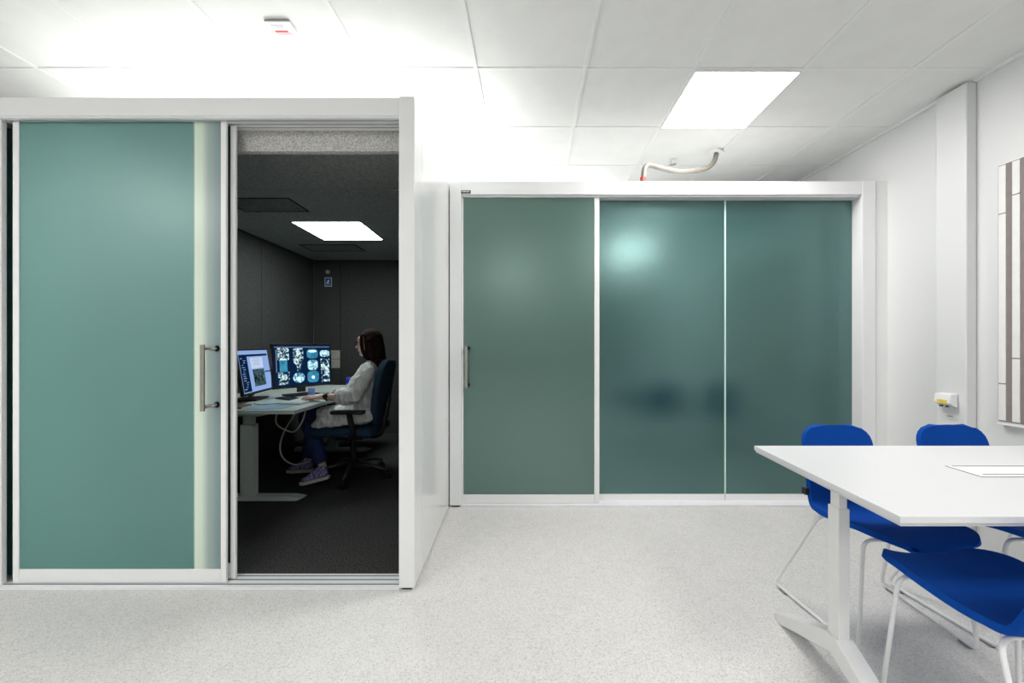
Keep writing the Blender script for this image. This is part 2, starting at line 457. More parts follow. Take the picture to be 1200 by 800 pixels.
box('painted_glint_band', W((-1.530, -1.394, 1.926, 1.932, .076, 2.208), O), M['painted_glint'], door)  # end section of the pane with the highlight painted into its colour
door2 = slider('sliding_door', booth, O, -2.36, -1.350, 1.955, .016, 2.208, M['glass_clear'], rail=.075, sl=.02, sr=.026)
# cut the second pane short so that it overlaps only the closing edge of the first door
for c in kids(door2):
    if c.name.startswith('glass_pane'):
        for v in c.data.vertices:
            if v.co.x < -.5: v.co.x = (-1.55) - O[0]
    if c.name.startswith('stile') and c.data.vertices[0].co.x < -.5:
        for v in c.data.vertices: v.co.x += (-1.548+.075) - (-2.36)
    if c.name.startswith('bottom_rail'):
        for v in c.data.vertices:
            if v.co.x < -.5: v.co.x = (-1.47) - O[0]
box('side_glass', Wb(-2.60, -2.30, 1.99, 1.998, .014, 2.20), M['glass_near'], booth)

# ------------------------------------------------------------------ far booth
O2 = (1.03, 2.856, 0)
fb = empty('office_booth', O2)
tag(fb, 'farther white booth with three closed grey-green frosted glass panels across the back', 'office booth')
W2 = lambda *b: W(b, O2)
F = 2.856
MB().box(*W2(-.463, -.383, F, 2.97, .012, 2.302), bev=.003).build('corner_post', M['white_post'], fb)
box('post_foot', W2(-.455, -.395, F+.01, 2.96, 0, .012), M['blackm'], fb)
box('header_beam', W2(-.383, 2.455, F+.002, 3.00, 2.205, 2.297), M['white_post'], fb, bev=.002)
box('header_lip', W2(-.383, 2.455, F+.022, 3.00, 2.192, 2.205), M['track'], fb)
box('corner_post', W2(2.445, 2.54, F, 3.0, 0, 2.302), M['white_post'], fb, bev=.003)
box('side_wall', W2(-.463, -.385, 2.97, 5.3, 0, 2.29), M['white_post'], fb)
box('side_wall', W2(2.46, 2.54, 3.0, 5.3, 0, 2.29), M['white_post'], fb)
box('back_wall', W2(-.385, 2.46, 5.2, 5.3, 0, 2.29), M['white_post'], fb)
box('roof', W2(-.385, 2.46, 3.0, 5.2, 2.235, 2.29), M['white_post'], fb)
box('threshold', W2(-.383, 2.445, F+.004, 2.99, 0, .014), M['track'], fb, bev=.002)
box('felt_bulkhead', W2(-.383, 2.445, 3.03, 3.07, 2.09, 2.234), M['feltlight'], fb)
box('felt_lining', W2(-.383, 2.445, 5.17, 5.2, .012, 2.234), M['felt'], fb)
box('felt_lining', W2(-.383, -.36, 3.07, 5.17, .012, 2.234), M['felt'], fb)
box('felt_lining', W2(2.42, 2.445, 3.07, 5.17, .012, 2.234), M['felt'], fb)
box('ceiling_lining', W2(-.36, 2.42, 3.07, 5.17, 2.222, 2.234), M['felt'], fb)
box('carpet', W2(-.38, 2.44, 2.99, 5.17, .001, .012), M['carpet'], fb)
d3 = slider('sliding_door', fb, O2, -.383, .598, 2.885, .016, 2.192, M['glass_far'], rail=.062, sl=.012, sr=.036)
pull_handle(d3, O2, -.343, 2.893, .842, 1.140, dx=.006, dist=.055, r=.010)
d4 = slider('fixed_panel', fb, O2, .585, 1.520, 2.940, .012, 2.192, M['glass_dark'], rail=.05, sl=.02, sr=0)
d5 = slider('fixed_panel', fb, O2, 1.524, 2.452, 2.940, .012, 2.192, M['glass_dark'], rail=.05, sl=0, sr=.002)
box('panel_joint', W2(1.516, 1.528, 2.941, 2.957, .06, 2.192), M['glass_edge'], fb)
lab = box('name_label', W2(-.383, -.315, F-.002, F+.002, 2.211, 2.232), M['black'], fb); lab['label'] = 'small black label plate with white lettering'
# illegible white lettering: a row of small strokes
tx = MB(); x = -.376
for w_ in (.006, .005, .007, .004, .006, .006, .005):
    tx.box(*W2(x, x+w_, F-.003, F-.002, 2.219, 2.227)); x += w_+.0022
tx.build('lettering', M['paper'], lab)

# ------------------------------------------------------------------ ceiling / wall fittings
s = empty('ceiling_notice', (-1.11, 1.93, CZ-.001)); s.scale = (.68, .72, .5); tag(s, 'small white notice plate with red strip fixed to the ceiling above the near booth', 'notice')
MB().box(-.085, .085, -.06, .06, -.014, 0, bev=.004).build('plate', M['white'], s)
box('dark_edge', (-.085, .085, -.066, -.060, -.012, 0), M['grey'], s)
box('red_strip', (-.062, .030, .012, .026, -.016, -.0135), M['red'], s)
box('red_strip', (-.062, .046, .026, .050, -.0155, -.0135), M['pink'], s)
tx = MB()
for yy, n, x0 in ((-.034, 9, -.06), (-.018, 5, -.03)):
    x = x0
    for i in range(n):
        w_ = random.uniform(.005, .010); tx.box(x, x+w_, yy-.004, yy+.004, -.0150, -.0135); x += w_+.003
tx.build('lettering', M['grey'], s)

# hose from ceiling to far booth roof
hp = smooth_path([(0, 0, 0), (.005, .0, .05), (.02, .01, .11), (.06, .03, .135), (.16, .05, .12), (.30, .09, .115), (.44, .14, .145), (.56, .20, .19), (.63, .24, .26), (.66, .26, .345)], 6)
hs = empty('ventilation_hose', (.915, 2.91, 2.312)); tag(hs, 'beige flexible hose curving from the ceiling down onto the far booth roof', 'hose')
hp2 = []
hr = []
hp = smooth_path(hp, 3)
for i, p in enumerate(hp): hp2.append(p); hr.append(.0165 + .0018*(i % 2))
MB().tube(hp2, hr, 12).build('hose_body', M['hose'], hs, True)
MB().cyl((0, 0, .016), (0.002, 0, .032), .021).build('red_collar', M['red'], hs, 40)
MB().cyl((0, 0, -.012), (0, 0, .016), .013).build('nozzle', M['grey'], hs, 40)
MB().cyl((.655, .262, .328), (.66, .262, .341), .055, 28).build('ceiling_flange', M['white'], hs, 40)
sp = empty('ceiling_sprinkler', (1.29, 3.32, CZ)); tag(sp, 'tiny star shaped metal sprinkler head on the ceiling above the hose', 'sprinkler')
MB().cyl((0, 0, -.03), (0, 0, 0), .008).cyl((0, 0, -.004), (0, 0, 0), .03).build('stem', M['white'], sp, 40)
st = MB()
for k in range(8):
    a = k*math.pi/4; st.tube([(0, 0, -.03), (.03*math.cos(a), .03*math.sin(a), -.034)], .0025, 6)
st.build('deflector', M['grey'], sp)
cl = MB().tube(smooth_path([(-1.33, 2.03, 2.292), (-1.32, 2.03, 2.312), (-1.28, 2.03, 2.324), (-1.24, 2.03, 2.314), (-1.225, 2.03, 2.292)], 6), .004, 8).build('cable', M['cable'], None, True)
tag(cl, 'thin pale cable loop lying on top of the near booth above the handle', 'cable')
cl2 = MB().tube(smooth_path([(1.475, 2.95, 2.30), (1.49, 2.95, 2.312), (1.515, 2.95, 2.306), (1.53, 2.95, 2.316), (1.54, 2.95, 2.30)], 5), .0035, 8).build('cable', M['cable'], None, True)
tag(cl2, 'tiny cable end sticking up from the top edge of the far booth', 'cable')

# switch + label on the riser
sw = empty('wall_dispenser', (2.566, 2.395, .815)); tag(sw, 'small white wall box with a yellow strip on the riser behind the chairs', 'wall box')
MB().prism([(0, -.035), (-.012, -.035), (-.05, -.012), (-.042, .04), (0, .045)], 'y', -.045, .045, bev=.003).build('housing', M['white'], sw)
MB().box(-.053, -.045, -.030, .024, -.016, .008, bev=.002).build('yellow_strip', M['yellow'], sw)
k_ = MB(); k_.box(-.035, -.025, -.020, -.008, -.036, -.028); k_.box(-.035, -.025, .012, .026, -.036, -.028); k_.bm.free()
box('socket', (-.035, -.025, -.020, -.008, -.036, -.028), M['black'], sw); box('socket', (-.035, -.025, .012, .026, -.036, -.028), M['black'], sw)
nl = MB().box(-.003, .001, -.04, .04, -.014, .014).build('wall_label', M['paper'], None, None, Matrix.Translation((2.569, 2.395, .725)))
tag(nl, 'narrow pale label strip on the riser just below the yellow striped wall box', 'label')
MB().box(-.0036, -.003, -.018, .012, -.004, .002).build('lettering', M['grey'], nl)

# artwork panel on the right wall
A = (2.60, 2.186, .73)
ar = empty('wall_panel', A); tag(ar, 'tall off-white acoustic wall panel with taupe vertical stripes on the right wall', 'wall panel')
box('frame', (0, .028, -1.3, 0, 0, 1.38), M['white'], ar, bev=.002)
box('backing', (-.004, .001, -1.294, -.006, .008, 1.374), M['artbrown'], ar)
ys = -.010; pat = [(.18, .83), (.10, .92), (.30, .70), (.15, .62), (.22, .88), (.12, .75), (.28, .93), (.18, .66), (.1, .8), (.25, .9), (.15, .7), (.2, .85), (.12, .6)]
wm = MB(); i = 0
while ys > -1.27:
    w_ = .032
    lo, hi = pat[i % len(pat)]
    if i == 0: lo, hi = .145, .81
    if i == 1: lo, hi = .245, .87
    for a, b in ((0, lo), (lo, hi), (hi, 1)):
        z0 = .010+1.362*a+.003; z1 = .010+1.362*b-.003
        wm.box(-.007, -.004, ys-w_, ys, z0, z1)
    ys -= w_+.028; i += 1
wm.build('stripe_panel', M['artwhite'], ar)
box('bottom_ledge', (-.002, .030, -1.3, 0, -.012, 0), M['white'], ar)

# ------------------------------------------------------------------ meeting table
ZT = .72; KS = .076; Y0 = 1.35
T = empty('meeting_table', (1.7, Y0, 0)); tag(T, 'white height adjustable meeting table with cable hatch and arched feet', 'table')
def tl(mb, name, m, parent=T, smooth=None):
    mb.shear(KS, Y0)
    for v in mb.bm.verts: v.co -= Vector((1.7, Y0, 0))
    return mb.build(name, m, parent, smooth)
tp = MB().box(.978, 2.45, 1.002, 1.707, ZT-.018, ZT, bev=.0015); top = tl(tp, 'tabletop', M['tabletop'])
tl(MB().box(.983, 2.445, 1.007, 1.702, ZT-.026, ZT-.018), 'edge_band', M['table_edge'], top)
def leg_set(x):
    l = MB()
    l.prism([(1.09, ZT-.026), (1.60, ZT-.026), (1.60, ZT-.035), (1.42, ZT-.062), (1.30, ZT-.062), (1.09, ZT-.035)], 'x', x-.03, x+.03, bev=.002)
    g = tl(l, 'support_bracket', M['leg_white'])
    g = tl(MB().box(x-.0135, x+.0135, 1.345, 1.387, .50, ZT-.06, bev=.002), 'leg_column', M['leg_white'])
    tl(MB().box(x-.0185, x+.0185, 1.340, 1.392, .150, .60, bev=.002), 'outer_sleeve', M['leg_white'], g)
    f = MB()
    f.prism([(1.03, 0.0), (1.02, .022), (1.34, .168), (1.392, .168), (1.70, .022), (1.705, 0.0), (1.66, 0.0), (1.366, .115), (1.07, 0.0)], 'x', x-.030, x+.030, bev=.003)
    tl(f, 'foot', M['leg_white'])
leg_set(1.088); leg_set(2.28)
hz = tl(MB().box(1.50, 1.86, 1.30, 1.418, ZT, ZT+.0012), 'cable_hatch', M['hatch'], top)
g = MB(); 
g.box(1.498, 1.5005, 1.30, 1.418, ZT+.0004, ZT+.0016)
g.box(1.52, 1.85, 1.412, 1.4175, ZT+.0004, ZT+.0018)
g.box(1.53, 1.85, 1.322, 1.327, ZT+.0004, ZT+.0018)
g.box(1.50, 1.86, 1.2985, 1.3005, ZT+.0004, ZT+.0016)
tl(g, 'hatch_slot', M['dark_gap'], hz)

# ------------------------------------------------------------------ blue chairs
def catmull_tab(tab, v):
    n = len(tab)-1; x = v*n; i = min(n-1, int(x)); t = x-i
    p0 = tab[max(0, i-1)]; p1 = tab[i]; p2 = tab[i+1]; p3 = tab[min(n, i+2)]
    f = lambda a, b, c, d: .5*((2*b)+(c-a)*t+(2*a-5*b+4*c-d)*t*t+(3*b-a-3*c+d)*t**3)
    return tuple(f(*q) for q in zip(p0, p1, p2, p3))
def make_chair():
    root = empty('meeting_chair', (0, 0, 0))
    prof = [(-.235, .405), (-.222, .430), (-.15, .438), (-.06, .428), (.03, .418), (.10, .416), (.15, .435), (.178, .49), (.20, .57), (.225, .67), (.25, .768)]
    wid = [.180, .190, .197, .200, .198, .188, .178, .170, .162, .158, .153]
    prof3 = [(a, b, w) for (a, b), w in zip(prof, wid)]
    NV, NU = 56, 20
    rows = []; bm = bmesh.new()
    P = [catmull_tab(prof3, i/(NV-1)) for i in range(NV)]
    L = [0]
    for a, b in zip(P, P[1:]): L.append(L[-1]+math.hypot(b[0]-a[0], b[1]-a[1]))
    for i, (y, z, w) in enumerate(P):
        s0 = L[i]; s1 = L[-1]-L[i]
        rf, rt = .11, .075
        if s0 < rf: w -= rf-math.sqrt(max(0, rf*rf-(rf-s0)**2))
        if s1 < rt: w -= rt-math.sqrt(max(0, rt*rt-(rt-s1)**2))
        v = i/(NV-1); back = min(1, max(0, (v-.5)/.12))
        row = []
        for k in range(NU+1):
            u = -1+2*k/NU
            c = abs(u)**2.6
            row.append(bm.verts.new((u*w, y - back*.008*c, z + (1-back)*.018*c)))
        rows.append(row)
    for a, b in zip(rows, rows[1:]):
        for k in range(NU): bm.faces.new((a[k], a[k+1], b[k+1], b[k]))
    mb = MB(); mb.bm.free(); mb.bm = bm
    o = mb.build('shell', M['blue'], root, True)
    sd = o.modifiers.new('t', 'SOLIDIFY'); sd.thickness = .021; sd.offset = 0
    bv = o.modifiers.new('b', 'BEVEL'); bv.width = .009; bv.segments = 3; bv.limit_method = 'ANGLE'; bv.angle_limit = R(50)
    fr = MB()
    for sx in (-1, 1):
        pts = [(0, .10, .398), (sx*.165, .115, .398), (sx*.252, .275, .0125), (sx*.222, -.155, .0125), (sx*.185, -.135, .412), (0, -.135, .412)]
        fr.tube(round_path(pts, .035, 6), .0068, 10)
    fr.build('sled_frame', M['rod'], root, True)
    for sx in (-1, 1):
        for y in (.22, -.11):
            x = sx*(.222+.03*(y+.155)/.43)
            box('glide', (x-.009, x+.009, y-.02, y+.02, 0, .010), M['grey'], root, bev=.002)
    return root
ch = make_chair(); ch.location = (1.49, 1.655, 0)
tag(ch, 'blue upholstered chair at far side of table nearest the booths', 'chair', 'blue chairs around the meeting table')
box('seam_tag', (-.186, -.170, .165, .190, .47, .50), M['black'], ch)
ch2 = copy_tree(ch); ch2.location = (2.03, 1.66, 0)
tag(ch2, 'blue upholstered chair at far side of table in front of the white riser', 'chair', 'blue chairs around the meeting table')
ch3 = copy_tree(ch); ch3.location = (1.395, 1.145, 0); ch3.rotation_euler = (0, 0, R(180))
tag(ch3, 'blue upholstered chair at near side of table, cut off by the right photo edge', 'chair', 'blue chairs around the meeting table')

# ------------------------------------------------------------------ booth interior
def grille(loc, w, d, label):
    t = empty('ceiling_grille', loc); tag(t, label, 'grille')
    fr_ = MB(); fr_.box(-w, w, -d, -d+.012, -.006, 0); fr_.box(-w, w, d-.012, d, -.006, 0); fr_.box(-w, -w+.012, -d+.012, d-.012, -.006, 0); fr_.box(w-.012, w, -d+.012, d-.012, -.006, 0)
    fr_.build('frame', M['blackm'], t)
    sl_ = MB()
    n = int(w*2/.03)
    for i in range(1, n): sl_.box(-w+i*2*w/n-.003, -w+i*2*w/n+.003, -d+.012, d-.012, -.006, -.001)
    m_ = int(d*2/.03)
    for i in range(1, m_): sl_.box(-w+.012, w-.012, -d+i*2*d/m_-.003, -d+i*2*d/m_+.003, -.005, -.001)
    sl_.build('lattice', M['feltceil'], t)
    box('duct_opening', (-w+.01, w-.01, -d+.01, d-.01, -.0008, 0), M['blackm'], t)
grille((-1.92, 3.12, 2.2215), .26, .15, 'dark square ventilation grille in the booth ceiling nearest the door')
grille((-2.02, 4.50, 2.2215), .30, .15, 'dark ventilation grille in the booth ceiling beyond the light panel')
bl = empty('ceiling_light', (-1.655, 3.84, 2.221)); tag(bl, 'square light panel glowing in the dark booth ceiling', 'ceiling light')
box('diffuser', (-.30, .30, -.30, .30, -.004, 0), M['panel_emit_in'], bl)
g = MB(); g.box(-.312, .312, -.312, -.30, -.006, 0); g.box(-.312, .312, .30, .312, -.006, 0); g.box(-.312, -.30, -.30, .30, -.006, 0); g.box(.30, .312, -.30, .30, -.006, 0)
g.build('light_frame', M['felt'], bl)

# wall sensor, sign, notices on the booth back wall (Y=5.17)
t = empty('wall_sensor', (-2.385, 5.168, 2.07)); tag(t, 'small round white sensor above the blue sign on the booth back wall', 'sensor')
MB().cyl((0, -.02, 0), (0, 0, 0), .028, 24).build('cap', M['grey'], t, 40); MB().cyl((0, -.028, 0), (0, -.018, 0), .018, 20).build('lens', M['ltgrey'], t, 40)
t = empty('wall_sign', (-2.385, 5.168, 1.945)); tag(t, 'small blue pictogram sign on the booth back wall below the round sensor', 'sign')
MB().box(-.045, .045, -.004, 0, -.058, .058).build('plate', M['paper'], t)
MB().box(-.036, .036, -.006, -.004, -.048, .048).build('blue_field', M['signblue'], t)
g = MB().ell((.004, -.007, .016), (.014, .003, .012)); g.box(-.020, .012, -.008, -.006, -.016, .004); g.box(-.024, .022, -.008, -.006, -.030, -.024); g.build('pictogram', M['paper'], t)
for z, lb in ((1.02, 'upper pale notice sheet on the booth wall right of the monitors'), (.905, 'lower pale notice sheet on the booth wall right of the monitors')):
    t = empty('wall_notice', (-2.32, 5.168, z)); tag(t, lb, 'notice')
    MB().box(-.085, .085, -.003, 0, -.055, .055).build('sheet', M['ltgrey'], t)
    g = MB()
    for i in range(3): g.box(-.05, .03-.02*i, -.0036, -.003, .02-.02*i, .026-.02*i)
    g.build('lettering', M['grey'], t)

# desk
DZ = .70
D = empty('desk', (-1.95, 3.6, 0)); tag(D, 'white sit-stand desk along the left wall inside the booth', 'desk')
WD = lambda *b: W(b, (-1.95, 3.6, 0))
MB().prism([(-.60, -.86), (.455, -.86), (.475, .9), (-.60, .9)], 'z', DZ-.025, DZ, bev=.002).build('desktop', M['desk'], D)
for y in (2.97, 4.33):
    g = MB(); g.prism([(-.42, DZ-.025), (.30, DZ-.025), (.30, DZ-.035), (.08, DZ-.075), (-.42, DZ-.075)], 'y', y-3.6-.035, y-3.6+.035, bev=.003); g.build('support_bracket', M['deskleg'], D)
    g = MB().box(-.035, .035, y-3.6-.022, y-3.6+.022, .42, DZ-.07, bev=.003).build('leg_column', M['deskleg'], D)
    MB().box(-.048, .048, y-3.6-.032, y-3.6+.032, .04, .565, bev=.004).build('outer_sleeve', M['deskleg'], g)
    MB().prism([(-.40, .012), (.36, .012), (.41, .034), (.33, .046), (-.40, .050)], 'y', y-3.6-.035, y-3.6+.035, bev=.003).build('foot', M['deskleg'], D)

# desk cables
c_ = MB()
c_.tube(smooth_path([(-1.55, 3.0, .675), (-1.56, 2.98, .60), (-1.60, 2.98, .53), (-1.66, 3.0, .50), (-1.76, 3.0, .55), (-1.78, 3.02, .62), (-1.74, 3.05, .675)], 8), .006, 8)
tag(c_.build('desk_cable', M['cable'], None, True), 'pale cable looping in a U beneath the front of the booth desk', 'cable')
c_ = MB()
c_.tube(smooth_path([(-1.64, 3.05, .675), (-1.68, 3.06, .60), (-1.76, 3.08, .48), (-1.80, 3.1, .36), (-1.80, 3.15, .26), (-1.74, 3.2, .20), (-1.68, 3.3, .20), (-1.66, 3.5, .24), (-1.68, 3.7, .32)], 8), .006, 8)
tag(c_.build('desk_cable', M['cable'], None, True), 'long pale cable hanging from the booth desk almost to the carpet', 'cable')

# monitors ------------------------------------------------------------
def monitor(name_label, pA, pB, zb, zt, tilt, screen):
    """pA near edge (x,y), pB far edge; screen faces +X-ish side / camera"""
    a = Vector((pA[0], pA[1], 0)); b = Vector((pB[0], pB[1], 0)); w = (b-a).length; c = (a+b)/2
    xdir = (b-a).normalized(); ang = math.atan2(xdir.y, xdir.x)
    # local: x along width, -y toward viewer; build around centre
    root = empty('monitor', (c.x, c.y, DZ), ang); tag(root, name_label, 'monitor')
    hh = (zt-zb)/2; zc = zb+hh-DZ
    rot = Matrix.Translation((0, 0, zc)) @ Matrix.Rotation(-tilt, 4, 'X')
    body = MB().box(-w/2, w/2, -.002, .024, -hh, hh, bev=.004).build('bezel', M['black'], root, None, rot)
    sc_ = MB().box(-w/2+.014, w/2-.014, -.0035, -.0022, -hh+.018, hh-.014).build('screen', screen, root, None, rot)
    MB().box(-.035, .035, .026, .05, .03-DZ*0, zc+.02, bev=.004).build('stand_neck', M['black'], root)
    MB().box(-.12, .12, -.05, .13, .002, .014, bev=.004).build('stand_base', M['black'], root)
    return root, sc_, rot, w, hh
E = {
 'dark': emis('screen navy', (.004, .016, .055), 1.0),
 'pale': emis('screen pale blue', (.36, .55, 1.0), .75),
 'page': emis('screen page white', (.62, .74, 1.0), .85),
 'mid': emis('scan blue', (.10, .46, .72), .8, 1, 22, (.02, .20, .36), .3, .7),
 'white': emis('scan bright tissue', (.70, .95, 1.0), 1.0, 1, 30, (.004, .03, .07), .46, .60),
 'ring': emis('scan outline', (.55, .90, 1.0), 1.1, 1, 28, (.02, .16, .28), .38, .60),
 'glow': emis('scan core', (.75, 1, 1), 1.3),
 'xray': emis('x-ray image', (.13, .24, .26), .7, 1, 30, (.004, .010, .016), .35, .7),
 'line': emis('screen caption', (.40, .55, .80), .7),
}
r2, s2, rot2, w2, h2 = monitor('wide monitor showing a grid of twelve blue-white medical scans', (-2.005, 3.34), (-1.725, 3.80), .775, 1.155, R(4), E['dark'])
def scan(parent, cx_, cz_, w, h, m, shape='rect', y=-.0042):
    mb = MB()
    if shape == 'rect': pts = [(-w/2, -h/2), (w/2, -h/2), (w/2, h/2), (-w/2, h/2)]
    elif shape == 'oval': pts = [(w/2*math.cos(a*math.pi/12), h/2*math.sin(a*math.pi/12)) for a in range(24)]
    elif shape == 'dome': pts = [(w/2*math.copysign(abs(math.cos(a*math.pi/12))**.55, math.cos(a*math.pi/12)), h/2*math.copysign(abs(math.sin(a*math.pi/12))**.7, math.sin(a*math.pi/12))) for a in range(24)]
    elif shape == 'cross': pts = [(-w*.16, -h/2), (w*.16, -h/2), (w*.2, 0), (w/2, h*.28), (w/2, h/2), (-w/2, h/2), (-w/2, h*.28), (-w*.2, 0)]
    elif shape == 'fan': pts = [(-w*.3, -h/2), (w*.3, -h/2), (w/2, -h*.2), (w*.45, h*.3), (w*.2, h/2), (-w*.2, h/2), (-w*.45, h*.3), (-w/2, -h*.2)]
    pts = [(p[0]+cx_, p[1]+cz_) for p in pts]
    mb.prism(pts, 'y', y-.0008, y)
    return mb.build('scan_image', m, parent)
gx = [-.175, -.045, .085, .205]; gz = [.100, .0, -.105]
def cell(c, r_): return gx[c]-.003, gz[r_]
for (c, r_, w, h, m, shp) in ((0,0,.095,.105,'white','rect'), (1,0,.09,.10,'white','rect'), (2,0,.105,.085,'mid','dome'), (3,0,.095,.06,'ring','dome'),
        (0,1,.065,.098,'mid','rect'), (1,1,.085,.10,'white','cross'), (2,1,.095,.092,'ring','dome'), (3,1,.085,.105,'white','rect'),
        (0,2,.095,.105,'white','rect'), (1,2,.105,.09,'ring','oval'), (2,2,.11,.10,'mid','dome'), (3,2,.08,.105,'white','rect')):
    x, z = cell(c, r_); scan(s2, x, z, w, h, E[m], shp)
for (c, r_, w, h, dz) in ((3,0,.05,.02,0), (2,2,.03,.03,-.005), (1,2,.03,.03,-.01), (2,0,.08,.02,.022)):
    x, z = cell(c, r_); scan(s2, x, z+dz, w, h, E['glow'], 'oval', -.0052)
g = MB(); g.box(-.25, .25, -.0046, -.0038, .158, .162); g.box(-.238, -.234, -.0046, -.0038, -.05, .14)
g.build('toolbar', E['line'], s2)

r1, s1, rot1, w1, h1 = monitor('left monitor showing a pale document page and a dark x-ray image', (-2.055, 3.02), (-2.155, 3.56), .755, 1.115, R(9), E['pale'])
def plate(par, x0, x1, z0, z1, m, y=-.0042, name='window'):
    return MB().box(x0, x1, y-.0008, y, z0, z1).build(name, m, par)
plate(s1, -.26, -.135, -.155, .135, E['dark'], name='sidebar')
plate(s1, -.26, .24, .118, .135, E['dark'], name='menu_bar')
plate(s1, -.085, .135, .020, .108, E['page'], name='document_page')
plate(s1, -.070, .140, -.125, .012, E['xray'], name='xray_image')
plate(s1, .15, .26, -.022, -.012, E['dark'], name='window_edge')
g = MB()
for i, (a, b) in enumerate(((-.04, .09), (-.055, .10), (-.03, .06), (-.05, .08))): g.box(a, b, -.0056, -.005, .092-.014*i, .096-.014*i)
g.build('document_text', E['line'], s1)
g = MB()
for i in range(15):
    z = .105-.017*i; a = random.uniform(-.25, -.20); g.box(a, a+random.uniform(.02, .05), -.0056, -.005, z-.003, z+random.uniform(.0, .004))
g.build('sidebar_text', E['line'], s1)

# desk items
t = empty('keyboard', (-1.665, 3.20, DZ)); tag(t, 'low white keyboard under the seated person\'s near hand', 'keyboard')
MB().box(-.075, .075, -.21, .21, .001, .014, bev=.003).build('base', M['paper'], t)
g = MB()
for i in range(5):
    for j in range(14): g.box(-.068+i*.027, -.045+i*.027, -.20+j*.0285, -.176+j*.0285, .014, .018)
kk = g.build('keys', M['white'], t); tag(kk, kind=None)
t = empty('computer_mouse', (-1.585, 3.62, DZ)); tag(t, 'black computer mouse under the seated person\'s far hand', 'mouse')
MB().ell((0, 0, .012), (.05, .030, .018)).build('body', M['black'], t, True)
MB().cyl((-.02, -.004, .028), (-.02, .004, .028), .006).build('scroll_wheel', M['grey'], t, 40)
t = box('document_sheet', (-.14, .14, -.10, .10, 0, .003), M['paper'], None, mtx=Matrix.Translation((-1.67, 3.62-.06, DZ+.001)) @ Matrix.Rotation(R(14), 4, 'Z'))
tag(t, 'white paper sheet lying between the keyboard and the mouse', 'paper')
g = MB().box(-.20, .06, -.16, .16, 0, .002).build('painted_screen_reflection', mat('painted pale blue screen reflection', (.30, .48, .58), .3, var=.1), None, None, Matrix.Translation((-1.69, 2.955, DZ+.001)) @ Matrix.Rotation(R(6), 4, 'Z'))  # thin blue slab stands in for the screens' reflection on the desktop
tag(g, 'thin pale blue slab standing in for the screen reflection on the booth desk front', 'painted reflection')
t = empty('notebook', (-2.02, 2.86, DZ), R(8)); tag(t, 'brown closed notebook at the left front edge of the booth desk', 'notebook')
MB().box(-.11, .11, -.07, .07, .001, .012).build('pages', M['paper'], t); MB().box(-.115, .115, -.075, .075, .012, .016).build('cover', M['brown'], t)
MB().box(-.115, .115, -.078, -.072, .001, .016).build('spine', M['brown'], t)
t = empty('tape_dispenser', (-1.70, 3.38, DZ)); tag(t, 'small translucent blue plastic holder standing on the desk below the monitors', 'holder')
MB().prism([(-.028, 0), (.028, 0), (.020, .02), (.012, .045), (.024, .085), (-.018, .085), (-.016, .045)], 'x', -.02, .02, bev=.003).build('body', M['plasticblue'], t)
MB().cyl((-.012, 0, .05), (.012, 0, .05), .014).build('roll', M['paper'], t, 40)
t = empty('phone', (-1.86, 3.32, DZ), R(-30)); tag(t, 'black flat phone with dark screen lying behind the keyboard', 'phone')
MB().box(-.10, .10, -.05, .05, .001, .012, bev=.003).build('body', M['blackm'], t); MB().box(-.09, .09, -.042, .042, .012, .0128).build('screen', mat('dim screen', (.02, .05, .07), .15), t)
c_ = MB().tube(smooth_path([(-1.95, 3.02, .708), (-1.86, 2.98, .706), (-1.77, 3.06, .706), (-1.76, 3.14, .706), (-1.755, 3.2, .706)], 6), .004, 8)
tag(c_.build('keyboard_cable', M['cable'], None, True), 'thin pale cable curving over the desk in front of the left monitor', 'cable')

# ------------------------------------------------------------------ office chair
C = (-1.40, 3.50, 0)
oc = empty('office_chair', C); tag(oc, 'navy fabric swivel office chair with black armrests under the seated person', 'office chair')
g = MB().box(-.27, .25, -.24, .24, .39, .465, bev=.03, seg=4); g.build('seat', M['navy'], oc, True)
bk = []
bm = bmesh.new(); rows = []
for i in range(15):
    v = i/14; z = .47+.555*v; x = .238+.082*v-.018*math.sin(v*math.pi); w = .165+.03*math.sin(v*math.pi)
    if v > .85: w -= .075*((v-.85)/.15)**2
    if v < .12: w -= .05*((.12-v)/.12)**2
    rows.append([bm.verts.new((x-.012*(abs(-1+2*k/10)**2), (-1+2*k/10)*w, z)) for k in range(11)])
for a, b in zip(rows, rows[1:]):
    for k in range(10): bm.faces.new((a[k], a[k+1], b[k+1], b[k]))
mb = MB(); mb.bm.free(); mb.bm = bm; o = mb.build('backrest', M['navy'], oc, True)
sd = o.modifiers.new('t', 'SOLIDIFY'); sd.thickness = .06; sd.offset = 0
sb = o.modifiers.new('s', 'SUBSURF'); sb.levels = 2; sb.render_levels = 2
MB().tube(round_path([(.05, 0, .36), (.24, 0, .36), (.28, 0, .55), (.31, 0, .70)], .06), .022, 10).build('back_support', M['black'], oc, True)
for sy in (-1, 1):
    a = MB().box(-.06, .205, sy*.285-.035, sy*.285+.035, .595, .625, bev=.012, seg=3).build('armrest', M['black'], oc, True)
    MB().tube(round_path([(.08, sy*.285, .60), (.10, sy*.285, .44), (.06, sy*.25, .375), (.0, sy*.12, .375)], .04), (.022, .022), 10).build('armrest_post', M['black'], a, True) if False else \
        MB().tube(round_path([(.08, sy*.285, .60), (.11, sy*.28, .44), (.06, sy*.25, .37), (.0, sy*.12, .37)], .04), .022, 10).build('armrest_post', M['black'], a, True)
MB().box(-.12, .12, -.10, .10, .345, .39, bev=.01).build('tilt_mechanism', M['black'], oc)
MB().cyl((0, 0, .12), (0, 0, .35), .026).build('gas_column', M['black'], oc, 40)
MB().cyl((0, 0, .09), (0, 0, .16), .045).build('hub', M['black'], oc, 40)
